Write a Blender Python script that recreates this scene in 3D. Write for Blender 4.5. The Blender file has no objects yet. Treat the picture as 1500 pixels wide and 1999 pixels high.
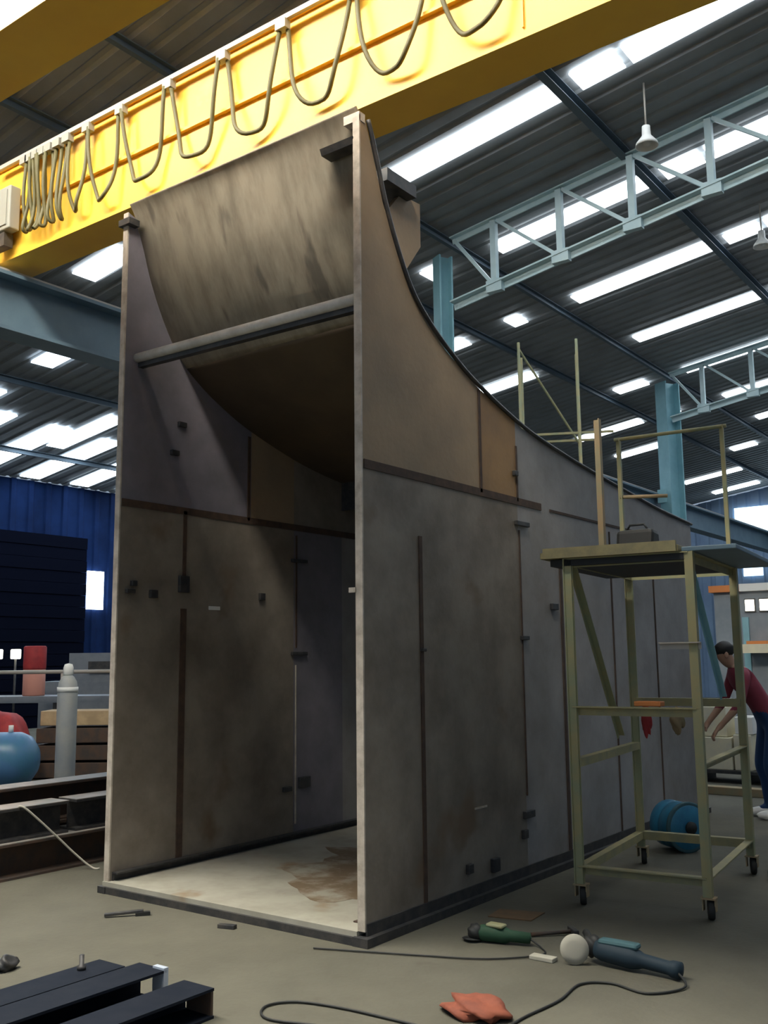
import bpy, bmesh, math, random
from mathutils import Vector, Matrix, Euler
random.seed(7)
S = bpy.context.scene
COL = S.collection
PI = math.pi

# ------------------------------------------------------------------ camera
cam_d = bpy.data.cameras.new('camera'); cam = bpy.data.objects.new('camera', cam_d); COL.objects.link(cam)
yaw, pitch, roll = -0.6372, 0.1487, -0.0107
fwd = Vector((math.sin(yaw)*math.cos(pitch), math.cos(yaw)*math.cos(pitch), math.sin(pitch)))
rgt = Vector((math.cos(yaw), -math.sin(yaw), 0)); upv = rgt.cross(fwd)
r2 = rgt*math.cos(roll) + upv*math.sin(roll); u2 = -rgt*math.sin(roll) + upv*math.cos(roll)
m = Matrix((r2, u2, -fwd)).transposed().to_4x4(); m.translation = (3.5523, -4.584, 1.6)
cam.matrix_world = m
cam_d.sensor_fit = 'VERTICAL'; cam_d.sensor_height = 36; cam_d.lens = 1906.5/1999*36
cam_d.clip_end = 200; cam_d.clip_start = 0.05
S.camera = cam

# ------------------------------------------------------------------ world, light, exposure
w = bpy.data.worlds.new('world'); S.world = w; w.use_nodes = True
w.node_tree.nodes['Background'].inputs[0].default_value = (0.62, 0.78, 1.0, 1)
w.node_tree.nodes['Background'].inputs[1].default_value = 0.32
SKY_MAIN, SKY_BOOST, SKY_FAR = 5.5, 46.0, 6.0
S.view_settings.view_transform = 'Standard'; S.view_settings.look = 'None'
S.view_settings.gamma = 1; S.view_settings.use_curve_mapping = False
S.view_settings.exposure = 0.55

# ------------------------------------------------------------------ materials
def mat(name, col, rough=0.6, metal=0.0, noise=None, scale=4.0, col2=None, lo=0.4, hi=0.65, detail=6, emit=None, estr=1.0,
        bump=0.0, bscale=60, stretch=None, speck=None):
    m = bpy.data.materials.new(name); m.use_nodes = True
    nt = m.node_tree; b = nt.nodes['Principled BSDF']
    b.inputs['Base Color'].default_value = (*col, 1); b.inputs['Roughness'].default_value = rough; b.inputs['Metallic'].default_value = metal
    tc = nt.nodes.new('ShaderNodeTexCoord'); mp = nt.nodes.new('ShaderNodeMapping')
    geo = nt.nodes.new('ShaderNodeNewGeometry')
    nt.links.new(geo.outputs['Position'], mp.inputs['Vector'])
    if stretch: mp.inputs['Scale'].default_value = stretch
    last = None
    if col2:
        n = nt.nodes.new('ShaderNodeTexNoise'); n.inputs['Scale'].default_value = scale; n.inputs['Detail'].default_value = detail
        n.inputs['Roughness'].default_value = 0.62
        nt.links.new(mp.outputs[0], n.inputs['Vector'])
        r = nt.nodes.new('ShaderNodeValToRGB'); r.color_ramp.elements[0].position = lo; r.color_ramp.elements[1].position = hi
        r.color_ramp.elements[0].color = (*col, 1); r.color_ramp.elements[1].color = (*col2, 1)
        nt.links.new(n.outputs['Fac'], r.inputs['Fac']); last = r.outputs['Color']
    if speck:      # (colour, scale, threshold): small stains of their own colour
        n = nt.nodes.new('ShaderNodeTexNoise'); n.inputs['Scale'].default_value = speck[1]; n.inputs['Detail'].default_value = 4
        nt.links.new(mp.outputs[0], n.inputs['Vector'])
        r = nt.nodes.new('ShaderNodeValToRGB'); r.color_ramp.elements[0].position = speck[2]; r.color_ramp.elements[1].position = speck[2]+0.07
        nt.links.new(n.outputs['Fac'], r.inputs['Fac'])
        mx = nt.nodes.new('ShaderNodeMix'); mx.data_type = 'RGBA'
        nt.links.new(r.outputs['Color'], mx.inputs['Factor'])
        if last: nt.links.new(last, mx.inputs['A'])
        else: mx.inputs['A'].default_value = (*col, 1)
        mx.inputs['B'].default_value = (*speck[0], 1); last = mx.outputs['Result']
    if last: nt.links.new(last, b.inputs['Base Color'])
    if bump:
        n = nt.nodes.new('ShaderNodeTexNoise'); n.inputs['Scale'].default_value = bscale; n.inputs['Detail'].default_value = 5
        nt.links.new(geo.outputs['Position'], n.inputs['Vector'])
        bp = nt.nodes.new('ShaderNodeBump'); bp.inputs['Strength'].default_value = bump; bp.inputs['Distance'].default_value = 0.01
        nt.links.new(n.outputs['Fac'], bp.inputs['Height']); nt.links.new(bp.outputs[0], b.inputs['Normal'])
    if emit:
        b.inputs['Emission Color'].default_value = (*emit, 1); b.inputs['Emission Strength'].default_value = estr
    return m

M = {}
M['floor'] = mat('floor_concrete', (0.115, 0.108, 0.080), 0.9, col2=(0.080, 0.075, 0.055), scale=1.3, lo=0.35, hi=0.7, bump=0.25, bscale=30, speck=((0.085, 0.078, 0.058), 3.2, 0.66))
M['plate'] = mat('mill_steel_plate', (0.255, 0.22, 0.178), 0.65, col2=(0.14, 0.115, 0.086), scale=2.2, lo=0.35, hi=0.7, bump=0.15, bscale=25, speck=((0.165, 0.115, 0.072), 1.4, 0.62))
M['plate_grey'] = mat('mill_steel_plate_grey', (0.31, 0.295, 0.285), 0.6, col2=(0.20, 0.185, 0.172), scale=2.0, lo=0.35, hi=0.7, bump=0.15, bscale=25)
M['plate_violet'] = mat('mill_steel_plate_violet', (0.215, 0.195, 0.225), 0.55, col2=(0.13, 0.125, 0.14), scale=2.0, lo=0.35, hi=0.7, bump=0.15, bscale=25)
M['plate_rust'] = mat('rusty_steel_plate', (0.34, 0.245, 0.15), 0.7, col2=(0.245, 0.18, 0.115), scale=1.7, lo=0.35, hi=0.7, bump=0.2, bscale=25)
M['plate_orange'] = mat('orange_rust_plate', (0.32, 0.19, 0.08), 0.7, col2=(0.23, 0.14, 0.07), scale=2.5, lo=0.35, hi=0.7, bump=0.2, bscale=25)
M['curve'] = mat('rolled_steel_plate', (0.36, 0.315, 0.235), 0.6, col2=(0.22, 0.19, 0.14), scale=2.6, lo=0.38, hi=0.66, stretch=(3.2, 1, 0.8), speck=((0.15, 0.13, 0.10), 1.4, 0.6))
M['curve_shade'] = mat('shaded_brown_rolled_plate', (0.105, 0.072, 0.04), 0.7, col2=(0.075, 0.052, 0.03), scale=2.6, lo=0.38, hi=0.66)
M['rust_scale'] = mat('rust_scale', (0.17, 0.115, 0.065), 0.85, col2=(0.34, 0.315, 0.25), scale=3.2, lo=0.48, hi=0.66)
M['base'] = mat('pale_base_plate', (0.36, 0.345, 0.285), 0.75, col2=(0.28, 0.265, 0.21), scale=3.0, lo=0.4, hi=0.65, speck=((0.24, 0.16, 0.09), 1.6, 0.63))
M['edge'] = mat('cut_steel_edge', (0.56, 0.50, 0.42), 0.5, col2=(0.36, 0.31, 0.25), scale=9)
M['weld'] = mat('rusty_weld_seam', (0.055, 0.034, 0.024), 0.8, col2=(0.085, 0.05, 0.032), scale=14)
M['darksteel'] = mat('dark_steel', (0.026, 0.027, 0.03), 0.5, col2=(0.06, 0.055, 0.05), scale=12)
M['bar'] = mat('round_steel_bar', (0.62, 0.60, 0.55), 0.4, col2=(0.5, 0.47, 0.42), scale=10)
M['yellow'] = mat('yellow_crane_paint', (0.88, 0.52, 0.05), 0.45, col2=(0.80, 0.43, 0.04), scale=1.4, lo=0.4, hi=0.75, speck=((0.62, 0.36, 0.10), 1.1, 0.68))
M['cable'] = mat('olive_cable_sheath', (0.10, 0.088, 0.03), 0.6)
M['rail'] = mat('galvanised_rail', (0.42, 0.38, 0.33), 0.5)
M['greybox'] = mat('grey_enamel_box', (0.30, 0.30, 0.26), 0.5)
M['truss'] = mat('pale_blue_steel_paint', (0.55, 0.69, 0.71), 0.5, col2=(0.45, 0.6, 0.63), scale=3)
M['column'] = mat('teal_blue_steel_paint', (0.24, 0.46, 0.52), 0.5, col2=(0.19, 0.38, 0.44), scale=2)
M['runway'] = mat('slate_blue_beam_paint', (0.13, 0.20, 0.25), 0.5, col2=(0.10, 0.16, 0.21), scale=2)
M['roof'] = mat('roof_sheeting', (0.25, 0.265, 0.275), 0.7, col2=(0.20, 0.21, 0.215), scale=1.2)
M['purlin'] = mat('dark_purlin_steel', (0.09, 0.125, 0.155), 0.6)
M['wall_blue'] = mat('blue_cladding', (0.009, 0.024, 0.085), 0.9, col2=(0.005, 0.012, 0.04), scale=0.6)
M['wall_blue'].node_tree.nodes['Principled BSDF'].inputs['Specular IOR Level'].default_value = 0.08
M['wall_grey'] = mat('blue_grey_cladding', (0.17, 0.25, 0.36), 0.6, col2=(0.12, 0.18, 0.28), scale=0.7)
M['panel_dark'] = mat('black_ribbed_panel', (0.003, 0.004, 0.010), 0.9)
M['panel_dark'].node_tree.nodes['Principled BSDF'].inputs['Specular IOR Level'].default_value = 0.03
M['sky'] = mat('skylight_sheet', (0.8, 0.85, 0.9), 0.5, emit=(0.86, 0.94, 1.0), estr=SKY_MAIN)
M['sky_boost'] = mat('boosted_skylight_sheet', (0.85, 0.85, 0.8), 0.5, emit=(1.0, 0.95, 0.84), estr=SKY_BOOST)  # boosted emission for the unseen front row only
M['sky_far'] = mat('far_skylight_sheet', (0.8, 0.85, 0.9), 0.5, emit=(0.72, 0.86, 1.0), estr=SKY_FAR)
M['daylight'] = mat('daylight_pane', (0.8, 0.9, 1.0), 0.5, emit=(0.62, 0.84, 1.0), estr=1.6)
M['scaffold'] = mat('green_grey_scaffold_paint', (0.27, 0.29, 0.17), 0.6, col2=(0.34, 0.30, 0.15), scale=6, lo=0.4, hi=0.6)
M['scaffold_y'] = mat('ochre_scaffold_paint', (0.36, 0.31, 0.15), 0.6, col2=(0.27, 0.26, 0.15), scale=8)
M['rustpost'] = mat('rusty_post', (0.34, 0.24, 0.13), 0.7, col2=(0.28, 0.25, 0.15), scale=8)
M['deck'] = mat('worn_deck_board', (0.27, 0.235, 0.12), 0.7, col2=(0.20, 0.175, 0.10), scale=9)
M['rubber'] = mat('black_rubber', (0.02, 0.02, 0.018), 0.7)
M['black'] = mat('black_grime', (0.015, 0.016, 0.015), 0.6)
M['blue_drum'] = mat('teal_blue_enamel', (0.03, 0.20, 0.32), 0.35, col2=(0.02, 0.13, 0.24), scale=7)
M['blue_tank'] = mat('mid_blue_enamel', (0.09, 0.22, 0.42), 0.35, col2=(0.07, 0.22, 0.34), scale=3)
M['cyl'] = mat('grey_gas_cylinder_paint', (0.42, 0.42, 0.38), 0.5, col2=(0.33, 0.35, 0.36), scale=3)
M['white'] = mat('white_paint', (0.75, 0.75, 0.72), 0.5)
M['pale'] = mat('cream_carton', (0.74, 0.68, 0.48), 0.8, col2=(0.62, 0.58, 0.46), scale=3)
M['tan'] = mat('sawn_timber', (0.50, 0.36, 0.20), 0.8, col2=(0.38, 0.27, 0.15), scale=5)
M['red'] = mat('red_fabric', (0.42, 0.035, 0.035), 0.7, col2=(0.30, 0.025, 0.03), scale=8)
M['orange_red'] = mat('orange_red_cloth', (0.26, 0.07, 0.035), 0.8, col2=(0.17, 0.045, 0.025), scale=12)
M['pink'] = mat('faded_pink_paint', (0.55, 0.24, 0.18), 0.7)
M['orange'] = mat('orange_paint', (0.60, 0.20, 0.05), 0.6)
M['grey'] = mat('machine_grey', (0.22, 0.24, 0.27), 0.5, col2=(0.17, 0.19, 0.22), scale=4)
M['cabin'] = mat('cabin_grey_panel', (0.24, 0.27, 0.30), 0.6, col2=(0.18, 0.21, 0.24), scale=2)
M['rustbeam'] = mat('rusty_beam', (0.085, 0.05, 0.032), 0.8, col2=(0.05, 0.04, 0.035), scale=7)
M['beamtop'] = mat('worn_grey_flange', (0.30, 0.25, 0.22), 0.6, col2=(0.20, 0.2, 0.18), scale=5)
M['channel'] = mat('blue_black_channel', (0.007, 0.010, 0.018), 0.75, col2=(0.011, 0.014, 0.022), scale=9)
M['channel'].node_tree.nodes['Principled BSDF'].inputs['Specular IOR Level'].default_value = 0.15
M['end_reflection'] = mat('painted_reflection', (0.45, 0.50, 0.58), 0.4)
M['green'] = mat('green_tool_casing', (0.015, 0.06, 0.028), 0.7)
M['tool_blue'] = mat('blue_tool_casing', (0.006, 0.022, 0.036), 0.7)
M['tool_teal'] = mat('teal_tool_casing', (0.05, 0.12, 0.135), 0.7)
M['disc'] = mat('worn_pale_disc', (0.40, 0.38, 0.31), 0.8)
M['skin'] = mat('skin', (0.42, 0.25, 0.17), 0.6)
M['hair'] = mat('black_hair', (0.012, 0.011, 0.01), 0.6)
M['shirt'] = mat('maroon_shirt', (0.24, 0.035, 0.06), 0.8)
M['jeans'] = mat('navy_jeans', (0.012, 0.045, 0.13), 0.85)
M['lamp_on'] = mat('lit_lamp_glass', (1, 1, 1), 0.4, emit=(1.0, 0.96, 0.8), estr=3.0)
M['rope'] = mat('pale_rope', (0.5, 0.46, 0.38), 0.9)
M['rust_sheet'] = mat('rust_brown_sheet', (0.17, 0.10, 0.045), 0.85, col2=(0.12, 0.08, 0.045), scale=9)

# ------------------------------------------------------------------ mesh helpers
class MB:
    def __init__(s): s.v = []; s.f = []; s.smooth = []
    def add(s, vs, fs, sm=False):
        o = len(s.v); s.v += [Vector(v) for v in vs]
        for f in fs: s.f.append([i+o for i in f]); s.smooth.append(sm)
        return s
    def box(s, a, b):
        x0, y0, z0 = a; x1, y1, z1 = b
        return s.add([(x0,y0,z0),(x1,y0,z0),(x1,y1,z0),(x0,y1,z0),(x0,y0,z1),(x1,y0,z1),(x1,y1,z1),(x0,y1,z1)],
                     [(0,3,2,1),(4,5,6,7),(0,1,5,4),(1,2,6,5),(2,3,7,6),(3,0,4,7)])
    def beam(s, p, q, w, h, up=(0,0,1), off=(0,0)):
        p = Vector(p); q = Vector(q); d = (q-p).normalized(); up = Vector(up)
        if abs(d.dot(up)) > 0.98: up = Vector((0,1,0))
        a = d.cross(up).normalized(); b = a.cross(d)
        p = p + a*off[0] + b*off[1]; q = q + a*off[0] + b*off[1]
        vs = [e + a*sx*w/2 + b*sy*h/2 for e in (p, q) for sx, sy in ((-1,-1),(1,-1),(1,1),(-1,1))]
        return s.add(vs, [(3,2,1,0),(4,5,6,7),(0,1,5,4),(1,2,6,5),(2,3,7,6),(3,0,4,7)])
    def ibeam(s, p, q, w, h, tf, tw, up=(0,0,1)):
        s.beam(p, q, w, tf, up, (0, h/2-tf/2)); s.beam(p, q, w, tf, up, (0, -h/2+tf/2)); return s.beam(p, q, tw, h-2*tf, up)
    def channel(s, p, q, w, h, t, up=(0,0,1)):
        s.beam(p, q, w, t, up, (0, h/2-t/2)); s.beam(p, q, w, t, up, (0, -h/2+t/2)); return s.beam(p, q, t, h-2*t, up, (-w/2+t/2, 0))
    def angle(s, p, q, w, t, up=(0,0,1)):
        s.beam(p, q, w, t, up, (0, w/2-t/2)); return s.beam(p, q, t, w-t, up, (-w/2+t/2, -t/2))
    def tube(s, pts, r, n=10, cap=True, flat=1.0):
        pts = [Vector(p) for p in pts]; rs = r if isinstance(r, (list, tuple)) else [r]*len(pts)
        vs = []; prev = None
        for i, p in enumerate(pts):
            d = (pts[min(i+1, len(pts)-1)] - pts[max(i-1, 0)]).normalized()
            a = prev - d*prev.dot(d) if prev is not None else (d.orthogonal())
            if a.length < 1e-6: a = d.orthogonal()
            a.normalize(); b = d.cross(a); prev = a
            for k in range(n):
                t = 2*PI*k/n; vs.append(p + a*math.cos(t)*rs[i] + b*math.sin(t)*rs[i]*flat)
        fs = [(i*n+k, i*n+(k+1) % n, (i+1)*n+(k+1) % n, (i+1)*n+k) for i in range(len(pts)-1) for k in range(n)]
        s.add(vs, fs, True)
        if cap:
            o = len(s.v)-len(vs); s.f.append([o+k for k in range(n)][::-1]); s.smooth.append(False)
            s.f.append([o+(len(pts)-1)*n+k for k in range(n)]); s.smooth.append(False)
        return s
    def lathe(s, prof, c, axis=(0,0,1), n=24):
        ax = Vector(axis).normalized(); c = Vector(c)
        return s.tube([c + ax*h for r, h in prof], [max(r, 1e-4) for r, h in prof], n) if False else s._lathe(prof, c, ax, n)
    def _lathe(s, prof, c, ax, n):
        a = ax.orthogonal().normalized(); b = ax.cross(a); vs = []
        for r, h in prof:
            r = max(r, 1e-4)
            for k in range(n):
                t = 2*PI*k/n; vs.append(c + ax*h + a*math.cos(t)*r + b*math.sin(t)*r)
        fs = [(i*n+k, i*n+(k+1) % n, (i+1)*n+(k+1) % n, (i+1)*n+k) for i in range(len(prof)-1) for k in range(n)]
        s.add(vs, fs, True); o = len(s.v)-len(vs)
        s.f.append([o+k for k in range(n)][::-1]); s.smooth.append(False)
        s.f.append([o+(len(prof)-1)*n+k for k in range(n)]); s.smooth.append(False); return s
    def prism_x(s, poly, x0, x1):      # poly of (y, z)
        n = len(poly); vs = [(x0, y, z) for y, z in poly] + [(x1, y, z) for y, z in poly]
        return s.add(vs, [list(range(n))[::-1], list(range(n, 2*n))] + [(i, (i+1) % n, n+(i+1) % n, n+i) for i in range(n)])
    def blob(s, c, rx, ry, rz, amp=0.12, seed=0, nu=24, nv=14, floor=None):
        rnd = random.Random(seed); ph = [(rnd.uniform(1.5,4.5), rnd.uniform(1.5,4.5), rnd.uniform(1.5,4.5), rnd.uniform(0,6)) for _ in range(6)]
        vs = []
        for j in range(nv+1):
            for i in range(nu):
                t = PI*j/nv; p = 2*PI*i/nu
                d = Vector((math.sin(t)*math.cos(p), math.sin(t)*math.sin(p), math.cos(t)))
                k = 1 + amp*sum(math.sin(a*d.x*1.6+b*d.y*1.6+e*d.z*1.6+f) for a, b, e, f in ph)/2.2
                v = Vector(c) + Vector((d.x*rx*k, d.y*ry*k, d.z*rz*k))
                if floor is not None: v.z = max(v.z, floor)
                vs.append(v)
        fs = [(j*nu+i, (j+1)*nu+i, (j+1)*nu+(i+1) % nu, j*nu+(i+1) % nu) for j in range(nv) for i in range(nu)]
        return s.add(vs, fs, True)
    def build(s, name, mt, parent=None, local=False, bevel=0, kind=None, label=None):
        me = bpy.data.meshes.new(name); off = Vector((0,0,0))
        if parent is not None and not local: off = Vector(parent.location)
        if parent is not None and not local and parent.parent is not None: off = off + Vector(parent.parent.location)
        me.from_pydata([v-off for v in s.v], [], s.f)
        for p, sm in zip(me.polygons, s.smooth): p.use_smooth = sm
        bm = bmesh.new(); bm.from_mesh(me); bmesh.ops.remove_doubles(bm, verts=bm.verts, dist=1e-6)
        bmesh.ops.recalc_face_normals(bm, faces=bm.faces); bm.to_mesh(me); bm.free()
        me.materials.append(mt)
        o = bpy.data.objects.new(name, me); COL.objects.link(o)
        if parent is not None: o.parent = parent
        if bevel:
            b = o.modifiers.new('bevel', 'BEVEL'); b.width = bevel; b.segments = 2; b.limit_method = 'ANGLE'
        if kind: o['kind'] = kind
        if label: o['label'] = label
        return o

def thing(name, label, cat, loc=(0,0,0), rz=0, group=None):
    o = bpy.data.objects.new(name, None); COL.objects.link(o); o.empty_display_size = 0.1
    o.location = loc; o.rotation_euler = (0,0,rz); o['label'] = label; o['category'] = cat
    if group: o['group'] = group
    return o
def tag(o, label, cat, group=None):
    o['label'] = label; o['category'] = cat
    if group: o['group'] = group
    return o

# ------------------------------------------------------------------ the building
RS, RZ, RX = 0.145, 8.05, -4.35
def roofz(x): return RZ + RS*(x-RX)
XL, XR, YF, YB = -18.0, 9.0, -9.0, 33.0
MB().box((XL-6, -24, -0.2), (XR+6, YB+2, 0)).build('floor', M['floor'], kind='structure')
# trapezoidal roof sheeting, ribs running down the slope
ys = []; y = YF
while y < YB:
    ys += [(y, 0.0), (y+0.16, 0.0), (y+0.20, 0.03), (y+0.26, 0.03)]; y += 0.30
vs = []; fs = []
for x in (XL, XR):
    for yy, dz in ys: vs.append((x, yy, roofz(x)+0.06+dz))
n = len(ys); fs = [(i, i+1, n+i+1, n+i) for i in range(n-1)]
MB().add(vs, fs).build('ceiling', M['roof'], kind='structure')
def cladding(name, mt, p0, p1, z0, z1fn, rib):
    p0 = Vector(p0); p1 = Vector(p1); L = (p1-p0).length; d = (p1-p0)/L; nrm = Vector((-d.y, d.x, 0)); b = MB(); vs = []; k = 0.0
    while k < L:
        for t, o in ((0, 0), (0.6, 0), (0.7, 0.05), (0.95, 0.05)):
            q = p0 + d*min(L, k+t*rib) + nrm*o; vs += [(q.x, q.y, z0), (q.x, q.y, z1fn(q.x))]
        k += rib
    m = len(vs)//2
    return b.add(vs, [(2*i, 2*i+2, 2*i+3, 2*i+1) for i in range(m-1)]).build(name, mt, kind='structure')
cladding('wall_left', M['wall_blue'], (XL, YB, 0), (XL, YF, 0), 0, lambda x: roofz(XL)+0.05, 0.5)
cladding('wall_back', M['wall_grey'], (XL, YB, 0), (XR, YB, 0), 0, lambda x: roofz(x)+0.05, 0.5)
cladding('wall_right', M['wall_grey'], (XR, YF, 0), (XR, YB, 0), 0, lambda x: roofz(XR)+0.05, 0.5)

# skylight strips: panes laid in the roof slope, one window object per sheet
wn = [0]
def skylight(x0, x1, yc, wd, mt):
    wn[0] += 1
    vs = []
    for x in (x0, x1):
        for yy in (yc-wd/2, yc+wd/2):
            for dz in (0.012, 0.035): vs.append((x, yy, roofz(x)+dz))
    MB().add(vs, [(0,1,3,2),(4,6,7,5),(0,4,5,1),(2,3,7,6),(0,2,6,4),(1,5,7,3)]).build('window_%d' % wn[0], mt, kind='structure')
ROWS = [5.72 + 2.89*k for k in range(-4, 10)]
rnd = random.Random(3)
for yc in ROWS:
    front = abs(yc + 2.95) < 0.2  # unseen front row, widened and strengthened to light the girder face
    over = abs(yc + 0.06) < 0.2
    mt = M['sky_boost'] if front else M['sky']
    wd = 0.9 if front else 0.40
    if front: segs = [(-6.0, -3.2), (-3.15, -0.2), (-0.1, 3.0)]
    elif over: segs = [(-6.0, -3.2), (-3.15, -0.2), (-0.1, 3.0)]
    elif yc < -1: segs = [(-3.85, -1.4), (-1.1, 1.6), (1.8, 4.4)]
    elif abs(yc-2.83) < 0.2: segs = [(-0.6, 1.6), (1.8, 4.4)]
    else: segs = [(-3.88, -1.36), (-1.08, -0.52), (-0.42, 1.6), (1.8, 4.4), (4.7, 8.6)]
    for a, b in segs: skylight(a, b, yc, wd, mt)
    for a, b in ((-8.1, -5.95), (-5.6, -4.7), (-12.1, -9.6), (-15.8, -12.9)):
        if front or over or yc < -1 or (a > -9 and yc < 8): continue
        if a < -9 or rnd.random() < 0.75:
            skylight(a + rnd.uniform(0, 0.5), b - rnd.uniform(0, 0.4), yc - 0.1, 0.45, M['sky_far'] if a < -9 else M['sky'])
skylight(-8.65, -7.6, 4.2, 0.42, M['sky'])
for k in range(9): skylight(-17.7, -14.2 - rnd.uniform(0, 0.8), 5.0 + 1.45*k, 0.55, M['sky_far'])
# daylight openings in the end walls
def pane(a, b, mt=None):
    wn[0] += 1
    MB().box(a, b).build('window_%d' % wn[0], mt or M['daylight'], kind='structure')
pane((-7.6, YB-0.12, 5.9), (-4.6, YB-0.06, 7.1))
pane((-7.4, YB-0.12, 4.5), (-6.7, YB-0.06, 5.0))
pane((XL+0.08, 11.3, 2.95), (XL+0.14, 11.8, 3.95), M['sky_far'])

b = MB()
for k in range(16): b.box((XL+0.06, 8.2, 0.3*k), (XL+0.12+0.02*(k % 2), 11.25, 0.3*k+0.29))
b.build('dark_wall_panel', M['panel_dark'], kind='structure')  # dark ribbed panel over the lower left wall
# purlins
for i, x in enumerate((-15.9, -12.5, -9.2, -5.78, -4.2, -1.22, 1.7, 4.6)):
    wdt, h = (0.11, 0.15) if x == -1.22 else (0.07, 0.12)
    z = roofz(x) - h/2 + 0.0
    tag(MB().channel((x, YF, z), (x, YB, z), wdt, h, 0.012).build('roof_purlin', M['purlin']),
        'deep dark purlin under the roof crossing the skylight gaps' if x == -1.22 else 'thin dark purlin running along under the sloping roof sheets',
        'purlin', None if x == -1.22 else 'thin roof purlins')

# columns and trusses
def column(x, y, label, cw=0.34, cd=0.42):
    t = thing('steel_column', label, 'column', (x, y, 0))
    h = roofz(x) - 0.3
    MB().ibeam((x, y, 0.03), (x, y, h), cw, cd, 0.03, 0.025, up=(0.5, 1, 0)).build('shaft', M['column'], t)
    MB().box((x-0.3, y-0.3, 0), (x+0.3, y+0.3, 0.03)).build('base_plate', M['column'], t)
    MB().box((x-0.28, y-0.2, 5.0), (x-0.02, y+0.2, 5.3)).build('bracket', M['column'], t)
column(-4.28, 7.6, 'teal steel column rising beside the curved back of the steel chute', 0.2, 0.24)
column(-4.15, 16.8, 'teal steel column farther back, above the scaffold guard rail')
column(-4.15, 26.0, 'small far teal steel column near the end wall')
def truss(y, x0, x1, label, near=True):
    t = thing('roof_truss', label, 'truss', (x0, y, roofz(x0)-1.25))
    top = lambda x: roofz(x) - 0.16
    bot = lambda x: roofz(x) - 1.2 + 0.018*(x-x0)
    MB().angle((x0, y, top(x0)), (x1, y, top(x1)), 0.10, 0.02).build('top_chord', M['truss'], t)
    MB().angle((x0, y, bot(x0)), (x1, y, bot(x1)), 0.13, 0.025).build('bottom_chord', M['truss'], t)
    x = x0 + 0.75; prev = x0
    while x < x1:
        MB().beam((x, y, bot(x)), (x, y, top(x)), 0.09, 0.09).build('post', M['truss'], t)
        MB().beam((prev+0.05, y, top(prev)), (x, y, bot(x)), 0.05, 0.05).build('diagonal', M['truss'], t)
        MB().box((x-0.13, y-0.05, bot(x)-0.08), (x+0.13, y+0.05, bot(x)+0.1)).build('gusset_plate', M['truss'], t)
        prev = x; x += 1.08
truss(7.5, -4.05, 5.0, 'pale blue roof truss nearest the chute, spanning to upper right')
truss(16.7, -4.05, 5.0, 'pale blue roof truss behind the far teal column')
truss(25.9, -4.05, 5.0, 'small pale blue roof truss deepest in the hall')
truss(-1.5, -17.8, -6.5, 'dim blue-grey roof truss seen above the yellow girder at upper left')

# crane runway beam
t = thing('runway_beam', 'slate blue crane runway beam passing behind the left edge of the chute', 'beam', (-4.6, -8, 4.8))
MB().ibeam((-4.55, -8.5, 4.93), (-4.55, 32, 4.93), 0.30, 0.56, 0.035, 0.02).build('girder', M['runway'], t)
MB().box((-4.585, -8.5, 5.21), (-4.515, 32, 5.28)).build('rail', M['rail'], t)

# ------------------------------------------------------------------ overhead crane
GX0, GX1 = -4.74, 8.2
t = thing('crane_girder', 'bright yellow crane girder with cable loops above the steel chute', 'crane girder', (-4.7, 0.5, 5.38))
MB().box((GX0, 0.35, 5.36), (GX1, 0.70, 6.28)).build('box_girder', M['yellow'], t, bevel=0.01)
MB().box((GX0, 0.32, 6.28), (GX1, 0.73, 6.305)).build('top_flange', M['yellow'], t)
MB().box((GX0, 0.335, 5.335), (GX1, 0.715, 5.36)).build('bottom_flange', M['yellow'], t)
MB().box((GX0, 0.50, 6.305), (GX1, 0.56, 6.36)).build('trolley_rail', M['rail'], t)
MB().box((GX0+0.3, 0.315, 5.785), (GX1, 0.35, 5.81)).build('stiffener_strip', M['yellow'], t)
for x in (1.0, 3.2):
    MB().box((x, 0.335, 5.41), (x+0.012, 0.35, 6.27)).build('splice_joint', M['yellow'], t)
t = thing('crane_girder', 'dark underside of a second yellow crane girder in the top left corner', 'crane girder', (-4.7, -1.4, 5.38))
MB().box((GX0, -1.62, 5.36), (GX1, -1.22, 6.28)).build('box_girder', M['yellow'], t, bevel=0.01)
MB().box((GX0, -1.65, 6.28), (GX1, -1.19, 6.305)).build('top_flange', M['yellow'], t)
MB().box((GX0, -1.635, 5.335), (GX1, -1.205, 5.36)).build('bottom_flange', M['yellow'], t)
MB().box((GX0, -1.45, 6.305), (GX1, -1.39, 6.36)).build('trolley_rail', M['rail'], t)
t = thing('end_carriage', 'yellow end carriage joining the two crane girders on the runway', 'end carriage', (-4.95, -0.4, 5.3))
MB().box((-5.05, -1.9, 5.42), (-4.765, 0.75, 5.75)).build('beam_body', M['yellow'], t, bevel=0.01)
for yy in (-1.6, 0.5):
    MB().lathe([(0.0, 0), (0.05, 0), (0.05, 0.06), (0.0, 0.06)], (-4.92, yy, 5.37), (1, 0, 0), 20).build('wheel', M['darksteel'], t)
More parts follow.
